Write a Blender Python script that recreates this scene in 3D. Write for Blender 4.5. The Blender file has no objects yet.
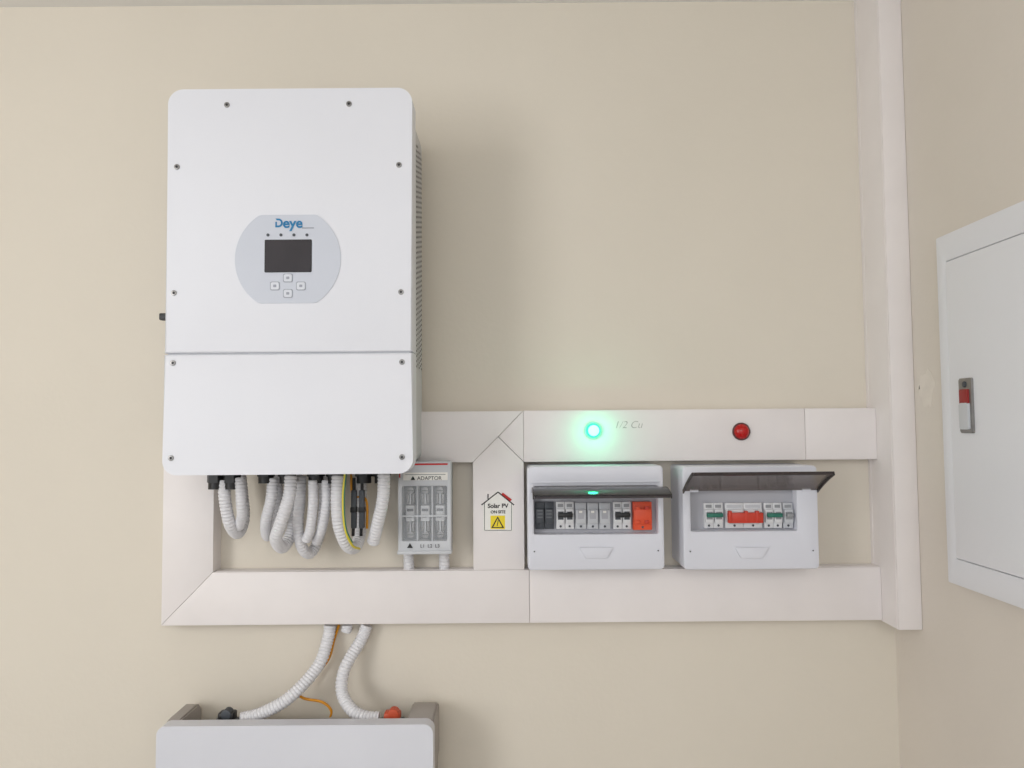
import bpy, bmesh, math, random
from mathutils import Matrix, Vector
random.seed(4)
sc = bpy.context.scene
sc.view_settings.view_transform = 'Standard'
sc.view_settings.look = 'None'

# ---------------------------------------------------------------- camera
F = 770.0
CAM = Vector((0.0, -1.54, 1.50))
ROT = Matrix.Rotation(math.radians(90 + 2.95), 3, 'X') @ Matrix.Rotation(math.radians(-0.45), 3, 'Z')
cd = bpy.data.cameras.new('camera'); cam = bpy.data.objects.new('camera', cd)
sc.collection.objects.link(cam)
cam.matrix_world = Matrix.Translation(CAM) @ ROT.to_4x4()
cd.sensor_width = 36.0; cd.lens = F / 1024 * 36.0; cd.clip_start = 0.01
sc.camera = cam

# measured photo point -> metric position on the real plane at distance y from the wall
def P(u, v, y):
    d = ROT @ Vector(((u - 512) / F, (384 - v) / F, -1))
    return CAM + d * ((y - CAM.y) / d.y)
def X(u, y, v=424): return P(u, v, y).x
def Z(v, y, u=512): return P(u, v, y).z

# ---------------------------------------------------------------- materials
def lin(c):
    return tuple(((x/255)/12.92 if x/255 <= .04045 else (((x/255)+.055)/1.055)**2.4) for x in c) + (1,)
MATS = {}
def mat(name, rgb, rough=.5, metal=0, emit=0, alpha=1, spec=.5, noise=0, nscale=6, bump=0, bscale=200, rgb2=None):
    if name in MATS: return MATS[name]
    m = bpy.data.materials.new(name); m.use_nodes = True
    nt = m.node_tree; b = nt.nodes['Principled BSDF']
    b.inputs['Base Color'].default_value = lin(rgb)
    b.inputs['Roughness'].default_value = rough
    b.inputs['Metallic'].default_value = metal
    b.inputs['Specular IOR Level'].default_value = spec
    b.inputs['Alpha'].default_value = alpha
    if emit:
        b.inputs['Emission Color'].default_value = lin(rgb)
        b.inputs['Emission Strength'].default_value = emit
    tc = nt.nodes.new('ShaderNodeTexCoord')
    if noise:
        n = nt.nodes.new('ShaderNodeTexNoise'); n.inputs['Scale'].default_value = nscale
        n.inputs['Detail'].default_value = 5
        nt.links.new(tc.outputs['Object'], n.inputs['Vector'])
        r = nt.nodes.new('ShaderNodeValToRGB')
        r.color_ramp.elements[0].position = .3; r.color_ramp.elements[1].position = .7
        c2 = rgb2 or tuple(max(0, x - noise) for x in rgb)
        r.color_ramp.elements[0].color = lin(c2); r.color_ramp.elements[1].color = lin(rgb)
        nt.links.new(n.outputs['Fac'], r.inputs['Fac']); nt.links.new(r.outputs['Color'], b.inputs['Base Color'])
    if bump:
        n2 = nt.nodes.new('ShaderNodeTexNoise'); n2.inputs['Scale'].default_value = bscale
        n2.inputs['Detail'].default_value = 3
        nt.links.new(tc.outputs['Object'], n2.inputs['Vector'])
        bp = nt.nodes.new('ShaderNodeBump'); bp.inputs['Strength'].default_value = bump
        bp.inputs['Distance'].default_value = .002
        nt.links.new(n2.outputs['Fac'], bp.inputs['Height']); nt.links.new(bp.outputs['Normal'], b.inputs['Normal'])
    MATS[name] = m
    return m

M_wall = mat('wall_paint', (224, 216, 202), .75, noise=4, nscale=2.2, bump=.2, bscale=90, spec=.3)
M_wallr = mat('wall_paint_side', (225, 217, 207), .75, noise=6, nscale=3, bump=.25, bscale=90, spec=.3)
M_ceil = mat('ceiling_paint', (240, 238, 234), .8, noise=3)
M_floor = mat('floor_tile', (186, 183, 179), .4, noise=12, nscale=4)
M_trunk = mat('trunking_pvc', (236, 230, 228), .45, noise=5, nscale=9, bump=.04, bscale=60)
M_inv = mat('inverter_powdercoat', (227, 228, 234), .42, noise=3, nscale=4, bump=.05, bscale=700)
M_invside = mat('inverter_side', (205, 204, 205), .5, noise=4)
M_hole = mat('vent_black', (40, 40, 42), .7, noise=5)
M_vent = mat('vent_grey', (92, 90, 90), .7, noise=5)
M_black = mat('black_plastic', (28, 28, 30), .45, noise=5)
M_dark = mat('dark_grey_plastic', (72, 76, 82), .5, noise=6)
M_mgrey = mat('mid_grey_plastic', (150, 152, 155), .5, noise=6)
M_dgrey = mat('shade_grey_plastic', (112, 114, 118), .5, noise=6)
M_lgrey = mat('light_grey_plastic', (200, 202, 206), .45, noise=5)
M_pencil = mat('pencil_mark', (176, 170, 168), .8, noise=20, nscale=300)
M_steel = mat('steel', (150, 148, 146), .35, metal=.8, noise=15, nscale=60)
M_screen = mat('lcd_screen', (58, 54, 58), .18, noise=8, nscale=12)
M_overlay = mat('display_overlay', (204, 208, 218), .4, noise=3)
M_blue = mat('logo_blue', (20, 120, 170), .5, noise=4)
M_btn = mat('button_grey', (160, 164, 175), .4, noise=4)
M_btnw = mat('button_light', (220, 223, 230), .4, noise=4)
M_cond = mat('conduit_pvc', (226, 225, 228), .45, noise=4, nscale=14)
M_box = mat('breaker_box_abs', (222, 223, 231), .35, noise=3)
M_panel = mat('breaker_panel', (176, 176, 182), .5, noise=4)
M_mcb = mat('mcb_white', (224, 224, 226), .4, noise=4)
M_green = mat('mcb_green', (40, 115, 98), .45, noise=8)
M_red = mat('switch_red', (205, 62, 42), .4, noise=8)
M_orange = mat('relay_orange', (232, 88, 50), .45, noise=8)
M_lid = mat('smoked_lid', (54, 53, 57), .07, alpha=.82, noise=4)
M_lid2 = mat('smoked_lid_light', (112, 100, 96), .12, alpha=.66, noise=4)
M_rim = mat('smoked_lid_rim', (62, 54, 55), .2, alpha=.9, noise=4)
M_clear = mat('clear_cover', (225, 228, 232), .08, alpha=.18, noise=2)
M_yel = mat('earth_yellow', (222, 205, 70), .45, noise=8)
M_ycab = mat('cable_yellow_orange', (222, 150, 30), .45, noise=8)
M_label = mat('sticker_white', (238, 236, 230), .5, noise=3)
M_warn = mat('warning_yellow', (240, 215, 40), .5, noise=4)
M_txt = mat('print_black', (40, 38, 40), .6, noise=4)
M_redtxt = mat('print_red', (190, 40, 40), .6, noise=4)
M_cab = mat('cabinet_enamel', (230, 231, 236), .35, noise=3, nscale=3)
M_batt = mat('battery_white', (220, 221, 228), .4, noise=4)
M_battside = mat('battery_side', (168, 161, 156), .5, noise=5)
M_lampg = mat('lamp_green_lit', (60, 245, 165), .3, emit=1.1, noise=2)
M_lampc = mat('lamp_green_core', (120, 250, 200), .3, emit=3)
M_lampr = mat('lamp_red_lens', (180, 24, 22), .2, emit=.1, noise=12, nscale=300)

# ---------------------------------------------------------------- mesh helpers
def empty(name):
    e = bpy.data.objects.new(name, None); e.empty_display_size = .05
    sc.collection.objects.link(e); return e
def finish(name, bm, m, parent=None, smooth=True, ang=35):
    bmesh.ops.recalc_face_normals(bm, faces=bm.faces)
    me = bpy.data.meshes.new(name); bm.to_mesh(me); bm.free()
    for mm in (m if isinstance(m, (list, tuple)) else [m]): me.materials.append(mm)
    if smooth:
        me.polygons.foreach_set('use_smooth', [True] * len(me.polygons))
        me.set_sharp_from_angle(angle=math.radians(ang))
    o = bpy.data.objects.new(name, me); sc.collection.objects.link(o)
    if parent: o.parent = parent
    return o
def prism(name, pts, yf, yb, m, parent=None, bev=0, seg=3):
    bm = bmesh.new()
    f = [bm.verts.new((x, yf, z)) for x, z in pts]; b = [bm.verts.new((x, yb, z)) for x, z in pts]
    n = len(pts)
    bm.faces.new(f); bm.faces.new(b[::-1])
    for i in range(n): bm.faces.new((f[i], b[i], b[(i+1) % n], f[(i+1) % n]))
    if bev:
        es = [bm.edges.get((f[i], f[(i+1) % n])) for i in range(n)]
        bmesh.ops.bevel(bm, geom=es, offset=bev, segments=seg, profile=.5, affect='EDGES')
    return finish(name, bm, m, parent)
def rr(x0, x1, z0, z1, r, n=6, keep=False):
    """rounded rect; r = (bl, br, tr, tl) or number"""
    if not isinstance(r, (tuple, list)): r = (r,)*4
    c = [(x0, z0, 1, 1, 180, r[0]), (x1, z0, -1, 1, 270, r[1]), (x1, z1, -1, -1, 0, r[2]), (x0, z1, 1, -1, 90, r[3])]
    out = []
    for cx, cz, sx, sz, a0, rad in c:
        if rad <= 0: out.append((cx, cz)); continue
        for i in range(n + 1):
            a = math.radians(a0 + 90 * i / n)
            out.append((cx + sx*rad + rad*math.cos(a), cz + sz*rad + rad*math.sin(a)))
    return out
def frame(name, outer, inner, yf, yb, m, parent=None, bev=0, yi=None):
    bm = bmesh.new(); n = len(outer); yi = yb if yi is None else yi
    of = [bm.verts.new((x, yf, z)) for x, z in outer]; ob = [bm.verts.new((x, yb, z)) for x, z in outer]
    nf = [bm.verts.new((x, yf, z)) for x, z in inner]; nb = [bm.verts.new((x, yi, z)) for x, z in inner]
    for i in range(n):
        j = (i+1) % n
        bm.faces.new((of[i], of[j], nf[j], nf[i])); bm.faces.new((of[i], ob[i], ob[j], of[j]))
        bm.faces.new((nf[i], nf[j], nb[j], nb[i])); bm.faces.new((ob[i], nb[i], nb[j], ob[j]))
    if bev:
        es = [bm.edges.get((of[i], of[(i+1) % n])) for i in range(n)] + [bm.edges.get((nf[i], nf[(i+1) % n])) for i in range(n)]
        bmesh.ops.bevel(bm, geom=es, offset=bev, segments=2, profile=.5, affect='EDGES')
    return finish(name, bm, m, parent)
def box(name, x0, x1, y0, y1, z0, z1, m, parent=None, bev=0):
    bm = bmesh.new(); bmesh.ops.create_cube(bm, size=1)
    for v in bm.verts:
        v.co = Vector(((x0+x1)/2 + v.co.x*abs(x1-x0), (y0+y1)/2 + v.co.y*abs(y1-y0), (z0+z1)/2 + v.co.z*abs(z1-z0)))
    if bev: bmesh.ops.bevel(bm, geom=bm.edges[:], offset=bev, segments=2, profile=.5, affect='EDGES')
    return finish(name, bm, m, parent)
def disc(name, x, z, r, yf, yb, m, parent=None, bev=0, n=28):
    return prism(name, [(x + r*math.cos(2*math.pi*i/n), z + r*math.sin(2*math.pi*i/n)) for i in range(n)], yf, yb, m, parent, bev)
def text(name, s, x, y, z, size, m, parent=None, rotz=0):
    c = bpy.data.curves.new(name, 'FONT'); c.body = s; c.size = size; c.align_x = 'CENTER'; c.align_y = 'CENTER'
    c.extrude = .0002; c.materials.append(m)
    o = bpy.data.objects.new(name, c); sc.collection.objects.link(o)
    o.location = (x, y, z); o.rotation_euler = (math.pi/2, 0, rotz)
    if parent: o.parent = parent
    return o
def path(pts, step):
    pts = [Vector(p) for p in pts]; pts = [pts[0]*2 - pts[1]] + pts + [pts[-1]*2 - pts[-2]]
    dense = []
    for i in range(1, len(pts)-2):
        a, b, c, d = pts[i-1:i+3]
        for k in range(60):
            t = k/60
            dense.append(.5*((2*b) + (c-a)*t + (2*a-5*b+4*c-d)*t*t + (3*b-a-3*c+d)*t**3))
    dense.append(pts[-2])
    out = [dense[0]]; acc = 0
    for i in range(1, len(dense)):
        seg = dense[i]-dense[i-1]; L = seg.length; pos = 0
        while acc + (L - pos) >= step:
            pos += step - acc; acc = 0; out.append(dense[i-1] + seg*(pos/L))
        acc += L - pos
    return out
def tube(name, pts, r, m, parent=None, corr=True, n=20):
    pitch = .0062; step = pitch/8 if corr else .004
    ps = path(pts, step); bm = bmesh.new(); rings = []; up = None
    for i, p in enumerate(ps):
        t = (ps[min(i+6, len(ps)-1)] - ps[max(i-6, 0)]).normalized()
        if up is None: up = t.orthogonal().normalized()
        up = (up - t*up.dot(t)).normalized(); s = t.cross(up)
        rad = r*(1 - (.11, .09, .03, 0, 0, 0, .03, .09)[i % 8]) if corr else r
        rings.append([bm.verts.new(p + (up*math.cos(2*math.pi*k/n) + s*math.sin(2*math.pi*k/n))*rad) for k in range(n)])
    for a, b in zip(rings, rings[1:]):
        for k in range(n): bm.faces.new((a[k], a[(k+1) % n], b[(k+1) % n], b[k]))
    bm.faces.new(rings[0][::-1]); bm.faces.new(rings[-1])
    return finish(name, bm, m, parent, ang=70)
def screw(x, z, y, r, parent, m=None):
    disc('screw_head', x, z, r, y-.0015, y+.001, m or M_steel, parent, .0005, 20)
    disc('screw_socket', x, z, r*.5, y-.0017, y-.0012, M_hole, parent, 0, 6)

# ---------------------------------------------------------------- room
TY, VY = -.04, -.103          # projection of horizontal trunking / of the riser laid on the side wall
XR = X(915, VY, 400)          # room corner
XL, YB, ZC = -2.3, -3.6, Z(4, 0, 430)
box('wall_back', XL-.1, XR+.1, 0, .12, 0, ZC, M_wall)
WR = box('wall_right', XR, XR+.12, YB, 0, 0, ZC, M_wallr)
box('wall_left', XL-.12, XL, YB, 0, 0, ZC, M_wall)
box('floor', XL-.12, XR+.12, YB, .12, -.1, 0, M_floor)
box('ceiling', XL-.12, XR+.12, YB, .12, ZC, ZC+.1, M_ceil)

# ---------------------------------------------------------------- trunking
T = empty('cable_trunking')
zt, zb = Z(410, TY, 640), Z(461, TY, 640)
lt, lb = Z(570, TY, 520), Z(623, TY, 520)
xa, xb = X(162, TY, 560), X(213, TY, 560)
xm0, xm1 = X(473, TY, 500), X(524, TY, 500)
xs = X(805, TY); xe = X(876.5, TY, 430); xl = X(528, TY)
g = .0003
def tp(name, pts, y=TY): prism(name, pts, y, -.0, M_trunk, T, .0011, 2)
tp('duct_left_upright', [(xa, lb+g*2), (xb, lt+g*2), (xb, Z(440, TY)), (xa, Z(440, TY))])
tp('duct_lower_a', [(xa, lb), (xl-g, lb), (xl-g, lt), (xb, lt)])
tp('duct_lower_b', [(xl+g, lb), (xe-g, lb), (xe-g, lt), (xl+g, lt)])
xc, zc = (xm0+xm1)/2, (zt+zb)/2
tp('duct_upper_a', [(X(404, TY), zb), (xm0, zb), (xm1-g*2, zt), (X(404, TY), zt)])
tp('duct_mitre', [(xc+g*2, zc), (xm1, zb+g*2), (xm1, zt-g)])
tp('duct_middle_upright', [(xm0, lt+g), (xm1, lt+g), (xm1, zb-g), (xc, zc-g*2), (xm0, zb-g)])
tp('duct_upper_b', [(xm1+g, zb), (xs-g, zb), (xs-g, zt), (xm1+g, zt)])
tp('duct_upper_c', [(xs+g, zb), (xe-g, zb), (xe-g, zt), (xs+g, zt)])
zrb = Z(630, VY, 905)
tp('duct_corner_riser', [(xe, zrb), (XR-.0005, zrb), (XR-.0005, ZC), (xe, ZC)], VY)
for i, yy in enumerate((VY+.006, VY+.092)):
    box('riser_lid_lip_%d' % i, xe-.0008, xe+.001, yy-.0008, yy+.0008, zrb+.001, ZC, M_trunk, T)
for i, (a, b, z) in enumerate([(xm1, xe, zt), (xm1, xe, zb), (xa+.1, xe, lt), (xa+.01, xe, lb)]):
    box('lid_lip_%d' % i, a+.001, b-.002, TY+.008, TY+.010, z-.0008, z+.0008, M_trunk, T)
# faint pencil note left on the duct lid
p = P(628, 425, TY)
o = text('pencil_note', '1/2 Cu', p.x, TY-.0001, p.z, .020, M_pencil, T); o.data.shear = .3; o.data.extrude = .0001; o.data.offset = -.0003

# ---------------------------------------------------------------- inverter
I = empty('solar_inverter')
FY = -.25
ix0, ix1 = X(165, FY, 300), X(412.5, FY, 300)
iz1, izm, izb = Z(88.5, FY, 290), Z(353, FY, 290), Z(474.5, FY, 290)
prism('front_cover_upper', rr(ix0, ix1, izm+.0010, iz1, (0, 0, .026, .026), 12), FY, FY+.045, M_inv, I, .0035, 4)
prism('front_cover_lower', rr(ix0-.0005, ix1+.0005, izb, izm-.0010, (.024, .024, 0, 0), 12), FY, FY+.045, M_inv, I, .0035, 4)
box('cover_joint', ix0+.004, ix1-.004, FY+.006, FY+.04, izm-.004, izm+.004, M_lgrey, I)
bx0, bx1 = ix0+.004, X(421.5, -.035, 300)
bx1 = min(bx1, ix1-.002)
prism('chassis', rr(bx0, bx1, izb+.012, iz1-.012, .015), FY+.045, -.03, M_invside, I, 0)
box('wall_bracket', bx0+.06, bx1-.06, -.03, 0, izm-.05, iz1-.06, M_mgrey, I, .002)
bm = bmesh.new()
za, zz = Z(366, -.15, 415), Z(135, -.15, 415)
nr = 44
for side, xx in ((1, bx1), (-1, bx0)):
    for c in range(9):
        y0 = FY+.055 + c*.0185
        for r in range(nr):
            z0 = za + (zz-za)*r/nr
            z0 += (zz-za)/nr*.5*(c % 2)
            q = [(y0, z0), (y0+.012, z0), (y0+.012, z0+.0036), (y0, z0+.0036)]
            bm.faces.new([bm.verts.new((xx+side*.0004, a, b)) for a, b in q])
finish('vent_slots', bm, M_vent, I, False)
for u, v in [(227, 105), (349, 104), (177, 167), (399, 165), (174, 293), (401, 292), (173, 363), (402, 362), (171, 458), (402, 457)]:
    p = P(u, v, FY); screw(p.x, p.z, FY, .0048, I, M_steel)
# display
dc = P(288, 259, FY); R = .0895; H = .0755
pts = []
for i in range(96):
    a = 2*math.pi*i/96
    pts.append((dc.x + R*math.cos(a), dc.z + max(-H, min(H, R*math.sin(a)))))
prism('display_overlay', pts, FY-.0012, FY+.001, M_overlay, I, .0004, 1)
OY = FY-.0012
p0, p1 = P(265.5, 240.5, OY), P(311, 271.5, OY)
prism('lcd_bezel', rr(p0.x-.0012, p1.x+.0012, p1.z-.0012, p0.z+.0012, .002), OY-.0006, OY+.001, M_hole, I)
prism('lcd_screen', rr(p0.x, p1.x, p1.z, p0.z, .001), OY-.0011, OY, M_screen, I)
for u in (268, 281, 294, 307):
    p = P(u, 235, OY); disc('status_led', p.x, p.z, .0026, OY-.0008, OY, M_dark, I, 0, 16)
for u, v in [(288, 278), (275, 286), (301, 286), (288, 293.5)]:
    p = P(u, v, OY)
    prism('button_ring', rr(p.x-.0082, p.x+.0082, p.z-.0075, p.z+.0075, .003), OY-.0006, OY, M_btn, I)
    prism('button', rr(p.x-.0068, p.x+.0068, p.z-.0062, p.z+.0062, .0025), OY-.0014, OY, M_btnw, I, .0004, 1)
    prism('button_glyph', rr(p.x-.0026, p.x+.0026, p.z-.0022, p.z+.0022, .001), OY-.0017, OY-.001, M_btn, I)
p = P(290.5, 223.5, OY); text('brand_logo', 'eye', p.x+.004, OY-.0008, p.z, .024, M_blue, I)
bpy.data.objects['brand_logo'].data.offset = .0006
p = P(279, 223, OY)
Dp = [(-.006, -.0075), (-.001, -.0075)] + [(-.001+.0075*math.sin(math.radians(a)), -.0075*math.cos(math.radians(a))) for a in range(20, 181, 20)] + [(-.006, .0075), (-.0035, .0045), (-.001, .0045)] + [(-.001+.0045*math.sin(math.radians(a)), .0045*math.cos(math.radians(a))) for a in range(20, 181, 20)] + [(-.0035, -.0045), (-.0035, .002), (-.006, .002)]
prism('logo_initial', [(p.x+a, p.z+b) for a, b in Dp], OY-.0008, OY, M_blue, I)
p = P(308, 228, OY); prism('logo_subtitle', rr(p.x-.010, p.x+.010, p.z-.001, p.z+.001, .0003), OY-.0004, OY, M_btn, I)
p = P(160.5, 317, -.21)
box('side_switch', p.x, bx0+.002, -.217, -.203, p.z-.006, p.z+.006, M_black, I, .002)
# cable glands under the chassis
GY = -.12
for u in (216, 232, 266, 287, 316, 335, 364, 382):
    gx = X(u, GY, 480); top = izb+.013; z2 = Z(489 if u < 250 else 483, GY, u)
    bm = bmesh.new()
    for ra, h0, h1, sg in ((.0165, top, z2+.012, 6), (.0135, z2+.014, z2, 18)):
        n = sg; A = [bm.verts.new((gx+ra*math.cos(2*math.pi*k/n), GY+ra*math.sin(2*math.pi*k/n), h0)) for k in range(n)]
        B = [bm.verts.new((gx+ra*math.cos(2*math.pi*k/n), GY+ra*math.sin(2*math.pi*k/n), h1)) for k in range(n)]
        bm.faces.new(A); bm.faces.new(B[::-1])
        for k in range(n): bm.faces.new((A[k], B[k], B[(k+1) % n], A[(k+1) % n]))
    finish('cable_gland', bm, M_black, I)

# ---------------------------------------------------------------- conduits below inverter
C = empty('inverter_conduit_bundle')
def cpts(l): return [P(u, v, y) for u, v, y in l]
def cond(l, r=.0118): return tube('flex_conduit', cpts(l), r*.95, M_cond, C)
cond([(224, 480, -.12), (225, 500, -.12), (230, 524, -.105), (238, 533, -.07), (244, 518, -.05), (242, 490, -.045), (240, 468, -.045)])
cond([(240, 478, -.125), (241, 500, -.13), (242, 515, -.115), (239, 527, -.09)], .010)
cond([(273, 478, -.12), (271, 500, -.12), (266, 522, -.1), (268, 536, -.06), (276, 522, -.04), (278, 500, -.04), (276, 470, -.04)], .011)
cond([(291, 476, -.14), (289, 497, -.145), (281, 522, -.14), (276, 539, -.12), (283, 547, -.085), (292, 530, -.06), (296, 500, -.05), (296, 470, -.05)], .0122)
cond([(301, 476, -.10), (300, 500, -.10), (298, 528, -.095), (303, 549, -.075), (312, 552, -.05), (321, 530, -.035), (324, 500, -.035), (322, 470, -.035)], .011)
cond([(313, 480, -.13), (313, 505, -.125), (310, 530, -.11), (306, 540, -.10)], .0095)
cond([(326, 480, -.12), (326, 505, -.12), (322, 528, -.105), (316, 542, -.08)], .0095)
cond([(338, 476, -.14), (337, 498, -.145), (339, 525, -.14), (347, 545, -.12), (356, 546, -.09), (361, 525, -.065), (361, 490, -.05), (360, 470, -.05)], .0122)
cond([(384, 474, -.14), (383, 498, -.14), (378, 522, -.13), (373, 543, -.11)], .0122)
for u in (354, 362):
    tube('pv_lead', cpts([(u, 478, -.11), (u, 500, -.105), (u-1, 536, -.10)]), .003, M_black, C, False)
    a = P(u, 490, -.108); b = P(u, 528, -.105)
    box('pv_connector', a.x-.0048, a.x+.0048, a.y-.005, a.y+.005, b.z, a.z, M_dark, C, .0015)
    box('pv_connector_nut', a.x-.006, a.x+.006, a.y-.0065, a.y+.0065, (a.z+b.z)/2-.006, (a.z+b.z)/2+.004, M_black, C, .0015)
tube('earth_wire', cpts([(345, 474, -.165), (343, 500, -.168), (345, 528, -.165), (352, 545, -.15), (360, 549, -.12)]), .0022, M_yel, C, False, 10)
tube('earth_wire_stripe', cpts([(346.2, 474, -.1663), (344.2, 500, -.1693), (346.2, 528, -.1663), (353.2, 544, -.1513)]), .0011, M_green, C, False, 8)
tube('signal_cable', cpts([(351, 474, -.10), (353, 495, -.10), (366, 500, -.10), (367, 530, -.1)]), .0024, M_ycab, C, False, 10)

# ---------------------------------------------------------------- fuse disconnector
D = empty('fuse_disconnector')
DY = -.085
dx0, dx1 = X(398, DY, 510), X(451, DY, 510)
dz1, dz0 = Z(461.5, DY, 425), Z(553, DY, 425)
box('housing', dx0+.003, dx1-.003, DY+.03, 0, dz0+.004, dz1-.003, M_mgrey, D, .003)
wx0, wx1, wz1, wz0 = X(402, DY, 510), X(447, DY, 510), Z(486, DY, 425), Z(541, DY, 425)
frame('front_frame', rr(dx0, dx1, dz0, dz1, .004), rr(wx0, wx1, wz0, wz1, .003), DY, DY+.032, M_lgrey, D, .0015)
box('window_recess', wx0-.001, wx1+.001, DY+.028, DY+.033, wz0-.001, wz1+.001, M_dgrey, D)
nf = 3; fw = (wx1-wx0)/nf; zm = (wz0+wz1)/2
for k in range(nf):
    cx = wx0 + fw*(k+.5)
    # blade fuse with printed rating, upper and lower jaw contacts and clamp screws
    box('fuse_link', cx-fw*.30, cx+fw*.30, DY+.010, DY+.029, zm-.016, zm+.014, M_mcb, D, .002)
    box('fuse_print', cx-fw*.22, cx+fw*.22, DY+.0092, DY+.0105, zm+.003, zm+.008, M_dark, D)
    box('fuse_print', cx-fw*.22, cx+fw*.10, DY+.0092, DY+.0105, zm-.009, zm-.0065, M_mgrey, D)
    for sgn in (1, -1):
        zc_ = zm + sgn*.026
        box('jaw_left', cx-fw*.26, cx-fw*.10, DY+.014, DY+.029, zc_-.009, zc_+.009, M_steel, D, .001)
        box('jaw_right', cx+fw*.10, cx+fw*.26, DY+.014, DY+.029, zc_-.009, zc_+.009, M_steel, D, .001)
        box('fuse_blade', cx-fw*.05, cx+fw*.05, DY+.011, DY+.027, zc_-.010, zc_+.010, M_lgrey, D)
        disc('clamp_screw', cx, zm+sgn*.0415, fw*.24, DY+.014, DY+.029, M_steel, D, .0006, 18)
        box('clamp_slot', cx-fw*.2, cx+fw*.2, DY+.0134, DY+.015, zm+sgn*.0415-.0008, zm+sgn*.0415+.0008, M_hole, D)
    if k: box('phase_barrier', wx0+fw*k-.0013, wx0+fw*k+.0013, DY+.004, DY+.029, wz0, wz1, M_lgrey, D)
prism('clear_window', rr(wx0, wx1, wz0, wz1, .003), DY+.001, DY+.0025, M_clear, D)
zr = Z(516, DY, 425); box('window_crossbar', wx0, wx1, DY-.001, DY+.002, zr-.0016, zr+.0016, M_lgrey, D, .0006)
box('red_caption', dx0+.010, dx1-.006, DY-.0006, DY+.001, dz1-.0068, dz1-.0036, M_redtxt, D)
box('side_stripe', dx0+.002, dx0+.0045, DY-.0006, DY+.001, dz1-.030, dz1-.004, M_redtxt, D)
p = P(427, 477, DY); prism('name_plate', rr(dx0+.010, dx1-.006, p.z-.006, p.z+.0085, .001), DY-.0006, DY+.001, M_label, D)
text('name_plate_text', '▲ ADAPTOR', (dx0+dx1)/2+.003, DY-.001, p.z-.0025, .0100, M_txt, D)
box('name_plate_rule', dx0+.014, dx1-.010, DY-.0008, DY, p.z+.0042, p.z+.0052, M_dgrey, D)
p = P(410, 546, DY); text('bolt_mark', '▲', p.x, DY-.001, p.z, .012, M_txt, D)
p = P(430, 546, DY); text('rating_text', 'L1  L2  L3', p.x, DY-.001, p.z, .009, M_txt, D)
box('bottom_sill', dx0-.001, dx1+.001, DY-.003, DY+.02, dz0-.002, dz0+.004, M_lgrey, D, .001)
for u in (408.5, 444):
    q0 = P(u, 552, -.03)
    tube('flex_conduit', [Vector((q0.x, -.03, dz0+.006)), Vector((q0.x, -.028, (dz0+lt)/2)), Vector((q0.x, -.022, lt+.0005))], .0105, M_cond, D)

# ---------------------------------------------------------------- warning label
S = empty('solar_warning_label')
SY = TY-.0006
def sp(u, v): q = P(u, v, TY); return (q.x, q.z)
prism('sticker', [sp(483, 503), sp(483, 531), sp(513, 531), sp(513, 503), sp(498, 490)][::1], SY, TY, M_label, S)
def stroke(nm, a, b, w, m):
    a, b = Vector(a), Vector(b); d = (b-a).normalized(); nn = Vector((-d.y, d.x))*w/2
    return prism(nm, [tuple(a+nn), tuple(b+nn), tuple(b-nn), tuple(a-nn)], SY-.0004, TY, m, S)
stroke('roof_line_a', sp(481.5, 505), sp(498, 492), .0022, M_txt)
stroke('roof_line_b', sp(498, 492), sp(514, 505), .0022, M_txt)
stroke('house_side_a', sp(484.5, 503), sp(484.5, 530), .0009, M_txt)
stroke('house_side_b', sp(511.5, 503), sp(511.5, 530), .0009, M_txt)
stroke('house_base', sp(484.5, 530.3), sp(511.5, 530.3), .0009, M_txt)
stroke('chimney', sp(488, 499), sp(488, 494), .002, M_txt)
stroke('solar_panel_icon', sp(502, 493.5), sp(511, 500.5), .005, M_redtxt)
q = P(498, 506, TY); text('label_text', 'Solar PV', q.x, SY-.0004, q.z, .0115, M_txt, S)
bpy.data.objects['label_text'].data.offset = .0003
q = P(498, 512, TY); text('label_text_sub', 'ON SITE', q.x, SY-.0004, q.z, .0078, M_txt, S)
bpy.data.objects['label_text_sub'].data.offset = .0002
prism('warning_square', [sp(490.5, 515.5), sp(490.5, 529), sp(505, 529), sp(505, 515.5)], SY-.0003, TY, M_warn, S)
prism('triangle_border', [sp(497.7, 516.2), sp(491.2, 528), sp(504.2, 528)], SY-.0005, TY, M_txt, S)
prism('triangle_fill', [sp(497.7, 518.4), sp(493.2, 527), sp(502.2, 527)], SY-.0007, TY, M_warn, S)
o = stroke('bolt', sp(498.3, 519.7), sp(497.2, 526), .0013, M_txt); o.location.y = -.0006

# ---------------------------------------------------------------- indicator lamps
def lamp(u, v, ring, lens, core):
    L = empty('indicator_lamp'); q = P(u, v, TY)
    disc('bezel', q.x, q.z, .0172, TY-.004, TY-.0002, ring, L, .0015, 36)
    bm = bmesh.new(); bmesh.ops.create_uvsphere(bm, u_segments=32, v_segments=16, radius=1)
    for w in bm.verts: w.co = Vector((q.x + w.co.x*.0145, min(TY-.002, TY-.004 + w.co.y*.010), q.z + w.co.z*.0145))
    finish('lens', bm, lens, L)
    if core:
        disc('lens_core', q.x, q.z, .0105, TY-.0150, TY-.009, core, L, .001, 28)
        ld = bpy.data.lights.new('lamp_glow', 'POINT'); ld.energy = .09; ld.color = (.04, 1, .5); ld.shadow_soft_size = .010
        lo = bpy.data.objects.new('lamp_glow', ld); lo.location = (q.x, TY-.028, q.z); sc.collection.objects.link(lo); lo.parent = L
    return L
lamp(593, 430.5, mat('lamp_ring_green', (150, 225, 195), .4, emit=.3, noise=5), M_lampg, M_lampc)
lamp(741, 431.5, mat('lamp_ring_dark', (92, 40, 38), .4, noise=5), M_lampr, None)

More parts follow.
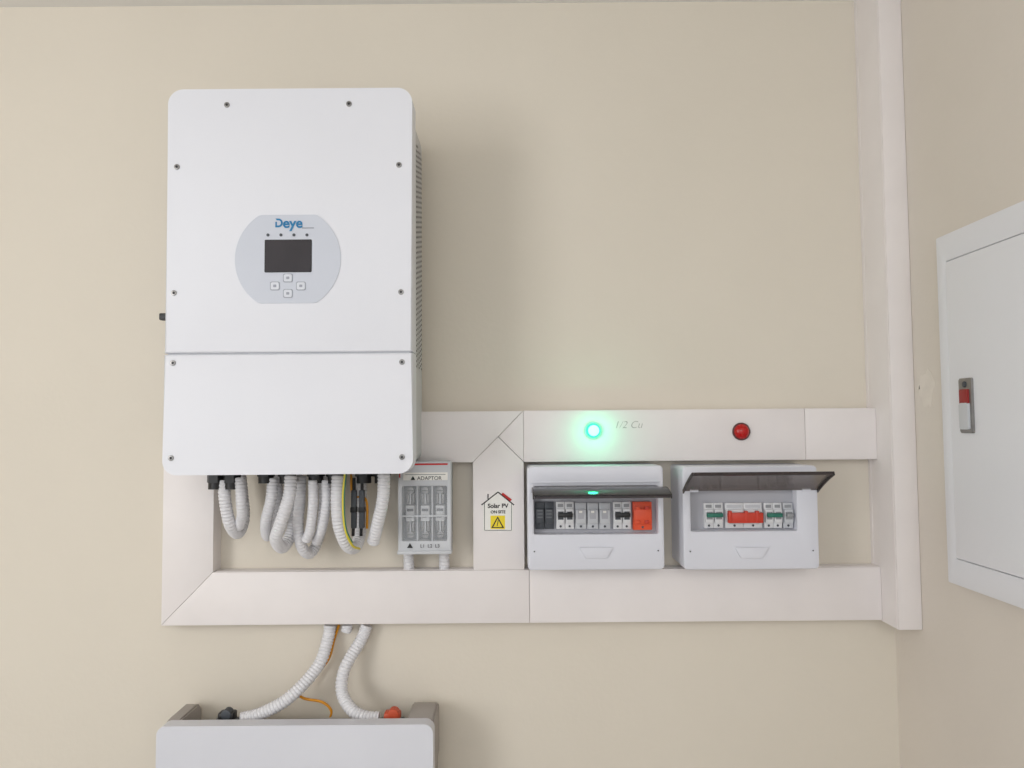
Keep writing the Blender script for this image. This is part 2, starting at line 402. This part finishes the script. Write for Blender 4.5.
# ---------------------------------------------------------------- breaker boxes
def module(B, u0, u1, vt, vb, y, body, lever=None, lab=None, poles=1, leverup=True):
    x0, x1 = X(u0, y, 515), X(u1, y, 515); z1, z0 = Z(vt, y, (u0+u1)/2), Z(vb, y, (u0+u1)/2)
    h = z1-z0; w = (x1-x0)/poles
    for k in range(poles):
        a, b = x0+w*k+.0003, x0+w*(k+1)-.0003
        box('breaker_body', a, b, y, y+.02, z0, z1, body, B, .0006)
        box('breaker_nose', a+.0008, b-.0008, y-.006, y+.001, z0+h*.22, z1-h*.24, body, B, .0012)
        if lab: box('breaker_label', a+.003, b-.003, y-.0005, y+.001, z1-h*.19, z1-h*.07, lab, B)
        if lever:
            box('lever_slot', a+.003, b-.003, y-.0064, y, z0+h*.36, z1-h*.34, M_dark if lever is M_black else M_mgrey, B)
        disc('terminal_screw', (a+b)/2, z0+h*.1, .0022, y-.0006, y+.001, M_dark, B, 0, 12)
    if lever:
        zz0 = z0+h*(.46 if leverup else .3)
        box('lever', x0+.003, x1-.003, y-.014, y-.004, zz0, zz0+h*.16, lever, B, .0012)
def enclosure(kind):
    B = empty('breaker_box'); y = -.11
    if kind == 0:
        x0, x1 = X(527.5, y, 520), X(664, y, 520); z1, z0 = Z(466, y, 595), Z(570, y, 595)
        ww = (534, 658, 486, 534)
    else:
        x0, x1 = X(683, y, 520), X(818.5, y, 520); z1, z0 = Z(466, y, 750), Z(569.5, y, 750)
        ww = (691, 797, 489, 531)
    u0, u1, va, vb = ww; um = (u0+u1)/2
    wx0, wx1, wz1, wz0 = X(u0, y, 515), X(u1, y, 515), Z(va, y, um), Z(vb, y, um)
    prism('back_tray', rr(x0+.001, x1-.001, z0+.001, z1-.001, .006), -.072, 0, M_box, B)
    frame('front_cover', rr(x0, x1, z0, z1, .008), rr(wx0, wx1, wz0, wz1, .003), y, -.0735, M_box, B, .003)
    box('inner_panel', wx0-.002, wx1+.002, y+.022, y+.026, wz0-.002, wz1+.002, M_panel, B)
    za_, zb_ = Z(547, y, um), Z(558.5, y, um); cx = (x0+x1)/2
    prism('thumb_notch', [(cx-.031, za_), (cx+.031, za_), (cx+.022, zb_+.003), (cx+.018, zb_), (cx-.018, zb_), (cx-.022, zb_+.003)], y-.0035, y+.001, M_box, B, .0015, 2)
    zl = Z(540, y, um)
    for sx in (x0+.012, x1-.012):
        screw(sx, zl-.02, y, .003, B, M_box)
    box('header_rib', x0+.006, x1-.006, y-.002, y+.001, wz1+.006, wz1+.0085, M_box, B, .0008)
    return B, x0, x1, wx0, wx1, wz0, wz1, y
def lid(B, x0, x1, yh, zh, yo, zo, m, sag=0.006):
    """open smoked lid: arched pane with side and front lips, hinged at (yh,zh), free edge at (yo,zo)"""
    h = Vector((0, yh, zh)); o = Vector((0, yo, zo)); d = (o-h).normalized(); n = Vector((0, d.z, -d.y))
    if n.z > 0: n = -n
    N = 12
    prof = [h + (o-h)*(i/N) - n*(4*sag*(i/N)*(1-i/N)) for i in range(N+1)]
    def slab(nm, xa, xb, ps, th, mm):
        bm = bmesh.new(); T0 = []
        for xx in (xa, xb):
            T0.append([bm.verts.new((xx, c.y, c.z)) for c in ps]); T0.append([bm.verts.new((xx, (c+n*th).y, (c+n*th).z)) for c in ps])
        a, b, c, e = T0; k = len(ps)
        for i in range(k-1):
            bm.faces.new((a[i], a[i+1], c[i+1], c[i])); bm.faces.new((b[i], e[i], e[i+1], b[i+1]))
            bm.faces.new((a[i], b[i], b[i+1], a[i+1])); bm.faces.new((c[i], c[i+1], e[i+1], e[i]))
        bm.faces.new((a[0], c[0], e[0], b[0])); bm.faces.new((a[-1], b[-1], e[-1], c[-1]))
        finish(nm, bm, mm, B, True, 30)
    slab('lid_pane', x0, x1, prof, .002, m)
    slab('lid_front_lip', x0+.002, x1-.002, [o-d*.002, o], .006, M_rim)
    slab('lid_side_lip_a', x0-.001, x0+.001, prof, .007, M_rim)
    slab('lid_side_lip_b', x1-.001, x1+.001, prof, .007, M_rim)
    for xx in (x0+.02, x1-.02):
        box('hinge', xx-.008, xx+.008, yh-.003, yh+.004, zh-.004, zh+.003, M_box, B, .001)

B, x0, x1, wx0, wx1, wz0, wz1, y = enclosure(0)
my = y+.014
module(B, 535, 554, 502, 529, my, M_dark, None, None, 2)
module(B, 556, 574, 502, 529, my, M_mcb, M_black, M_mgrey, 2)
for k in range(3):
    a = 575+k*12
    module(B, a, a+11.4, 503, 529, my, M_lgrey, None, M_lgrey, 1)
    q = P(a+5.7, 514, my-.006)
    box('spd_window', q.x-.0058, q.x+.0058, my-.0065, my-.005, q.z-.009, q.z+.009, M_panel, B)
    box('spd_flag', q.x-.003, q.x+.003, my-.007, my-.006, q.z+.002, q.z+.006, M_label, B)
module(B, 613, 631, 502, 529, my, M_mcb, M_black, M_mgrey, 2)
module(B, 633, 652, 502, 530, my-.004, M_orange, None, None, 1)
for k in range(4):
    q = P(638 + (k % 2)*9, 508+(k//2)*14, my-.012)
    box('relay_dial', q.x-.004, q.x+.004, my-.0125, my-.009, q.z-.003, q.z+.003, M_red if k % 2 else M_orange, B, .0006)
for k in range(2):
    q = P(540+k*9, 514, my-.006)
    for s in range(3): box('meter_line', q.x-.005, q.x+.005, my-.0068, my-.005, q.z-.007+s*.006, q.z-.005+s*.006, M_dgrey, B)
lid(B, X(532, y, 486), X(662, y, 486), y, Z(488.5, y, 595), -.195, Z(495, -.195, 598), M_lid, .0075)

B, x0, x1, wx0, wx1, wz0, wz1, y = enclosure(1)
my = y+.014
module(B, 704, 723, 503, 528, my, M_mcb, M_green, M_mgrey, 2)
module(B, 725, 762, 503, 528, my, M_mcb, None, M_lgrey, 2)
qa, qb = P(726, 512.0, my), P(761, 522, my)
box('main_switch_handle', qa.x, qb.x, my-.016, my-.006, qb.z, qa.z, M_red, B, .0015)
for uu in (728, 744, 755):
    q = P(uu, 516, my); box('main_switch_lug', q.x-.003, q.x+.003, my-.017, my-.006, q.z-.011, q.z+.011, M_red, B, .001)
module(B, 764, 782, 503, 528, my, M_mcb, M_green, M_mgrey, 2)
module(B, 783, 793, 503, 528, my, M_lgrey, M_mgrey, M_mgrey, 1)
lid(B, X(683, y, 489), X(817, y, 489), y, Z(489.5, y, 750), -.187, Z(472, -.187, 757), M_lid2, .002)

# ---------------------------------------------------------------- cabinet on right wall
K = empty('electrical_cabinet'); K.location = (XR, 0, 0); K.rotation_euler = (0, 0, -math.pi/2)
th = .018; xf = XR-th
def yat(u): return xf*F/(u-512)               # distance along view for a point on the cabinet face
def ylocal(u): return -(CAM.y + yat(u))
ya = ylocal(941); yd = ylocal(950.5); yc = .66
kh = CAM.z
s_ = yat(942)/F
kz1, kz0 = kh+(420-236)*s_, kh+(420-580)*s_
s2 = yat(951)/F
dz1_, dz0_ = kh+(420-260)*s2, kh+(420-557)*s2
frame('cabinet_frame', rr(ya, yc, kz0, kz1, .004), rr(yd, yc-.028, dz0_, dz1_, .002), -th, 0, M_cab, K, .0025)
prism('cabinet_door', rr(yd+.0015, yc-.0295, dz0_+.0015, dz1_-.0015, .002), -th-.001, -.004, M_cab, K, .0015)
ha, hb = ylocal(962), ylocal(974.5)
s3 = yat(968)/F
hz1, hz0 = kh + (420-378)*s3, kh + (420-433)*s3
prism('lock_plate', rr(ha, hb, hz0, hz1, .003), -th-.005, -th, M_steel, K, .0012)
prism('lock_lever', rr(ha+.005, hb-.005, hz0+.006, hz1-.040, .003), -th-.009, -th-.004, M_lgrey, K, .0015)
prism('lock_indicator', rr(ha+.006, hb-.006, hz1-.055, hz1-.018, .002), -th-.0085, -th-.004, mat('lock_red', (150, 34, 32), .4, noise=6), K, .001)
disc('lock_button', (ha+hb)/2, hz1-.010, .005, -th-.007, -th-.004, M_dark, K, .001, 20)
# roughly filled plaster patch beside the riser (part of the side wall)
pp = []
for i in range(60):
    a = 2*math.pi*i/60; r = 1 + .16*math.sin(3*a+1) + .10*math.sin(7*a+.5) + .07*math.sin(13*a)
    pp.append((.140 + .026*r*math.cos(a), kh+.058 + .030*r*math.sin(a) + .012*math.sin(2*a)))
o = prism('plaster_patch', pp, -.0004, 0, mat('plaster', (230, 222, 212), .8, noise=8, nscale=40), WR, 0)
o.location = (XR, 0, 0); o.rotation_euler = (0, 0, -math.pi/2)

# ---------------------------------------------------------------- battery
A = empty('battery_pack')
BY = -.14
ax0, ax1 = X(156, BY, 745), X(433, BY, 745)
az = Z(725.5, BY, 295)
prism('front_panel', rr(ax0, ax1, .62, az, (.012, .012, .016, .016), 10), BY, BY+.03, M_batt, A, .005, 4)
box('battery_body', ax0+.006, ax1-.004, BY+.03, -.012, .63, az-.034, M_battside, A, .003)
box('battery_mount', ax0+.05, ax1-.05, -.012, 0, .66, az-.06, M_mgrey, A)
def cheek(nm, xa, xb):
    prof = [(BY+.028, az-.10), (BY+.028, az-.004), (BY+.04, az), (-.03, az), (-.02, az-.004), (-.012, az-.015), (-.012, az-.10)]
    bm = bmesh.new(); a = [bm.verts.new((xa, yy, zz)) for yy, zz in prof]; b = [bm.verts.new((xb, yy, zz)) for yy, zz in prof]
    bm.faces.new(a); bm.faces.new(b[::-1]); n = len(prof)
    for i in range(n): bm.faces.new((a[i], b[i], b[(i+1) % n], a[(i+1) % n]))
    bmesh.ops.bevel(bm, geom=[e for e in bm.edges if abs(e.verts[0].co.x-e.verts[1].co.x) < 1e-6], offset=.003, segments=2, affect='EDGES')
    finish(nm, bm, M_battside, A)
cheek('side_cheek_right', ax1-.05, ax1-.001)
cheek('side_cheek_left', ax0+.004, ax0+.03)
bt = az-.034
M_to = mat('terminal_orange', (200, 82, 48), .5, noise=8)
def term(u, v, yy, m, nm):
    q = P(u, v, yy)
    box(nm+'_base', q.x-.022, q.x+.022, yy-.014, yy+.014, bt-.002, q.z-.004, M_dark, A, .002)
    box(nm, q.x-.014, q.x+.016, yy-.012, yy+.012, q.z-.006, q.z+.011, m, A, .004)
    return q
q = term(227, 717, -.085, M_black, 'negative_terminal')
disc('negative_latch', q.x+.002, q.z+.008, .009, -.098, -.08, M_dark, A, .001, 20)
q = term(392, 717, -.085, M_to, 'positive_terminal')
disc('positive_latch', q.x+.004, q.z+.008, .010, -.098, -.08, M_to, A, .001, 20)

for l in ([(330, 625, -.02), (328, 638, -.022), (318, 666, -.045), (290, 697, -.075), (262, 713, -.085), (242, 718.5, -.085)],
          [(367, 625, -.02), (361, 640, -.022), (345, 668, -.045), (342, 692, -.06), (352, 710, -.08), (366, 717, -.085), (379, 718, -.085)]):
    tube('battery_conduit', cpts(l), .0118, M_cond)
tube('communication_cable', cpts([(339, 625, -.012), (334, 640, -.008), (328, 660, -.01), (312, 678, -.02), (298, 690, -.04), (303, 698, -.05), (322, 702, -.05), (331, 710, -.05), (330, 719, -.05)]), .0026, M_ycab, None, False, 10)
tube('short_conduit', cpts([(347, 625, -.02), (347, 628, -.02), (346, 632, -.02)]), .0105, M_cond)

# ---------------------------------------------------------------- lighting
def area(name, loc, target, size, sy, power, col):
    l = bpy.data.lights.new(name, 'AREA'); l.shape = 'RECTANGLE'; l.size = size; l.size_y = sy; l.energy = power; l.color = col
    o = bpy.data.objects.new(name, l); o.location = loc
    o.rotation_euler = (Vector(target)-Vector(loc)).to_track_quat('-Z', 'Y').to_euler(); sc.collection.objects.link(o)
area('window_daylight', (-2.1, -2.3, 1.7), (0.1, 0, 1.5), 1.1, 1.4, 33, (.98, .988, 1))
area('frontal_fill', (.3, -2.8, 2.2), (0.2, -.2, 1.5), 1.8, 1.0, 19, (.98, .988, 1))  # unseen fill lamp high behind the camera, aimed forward at the equipment
w = bpy.data.worlds.new('world'); sc.world = w; w.use_nodes = True
w.node_tree.nodes['Background'].inputs[0].default_value = (.9, .945, 1, 1)
w.node_tree.nodes['Background'].inputs[1].default_value = .88
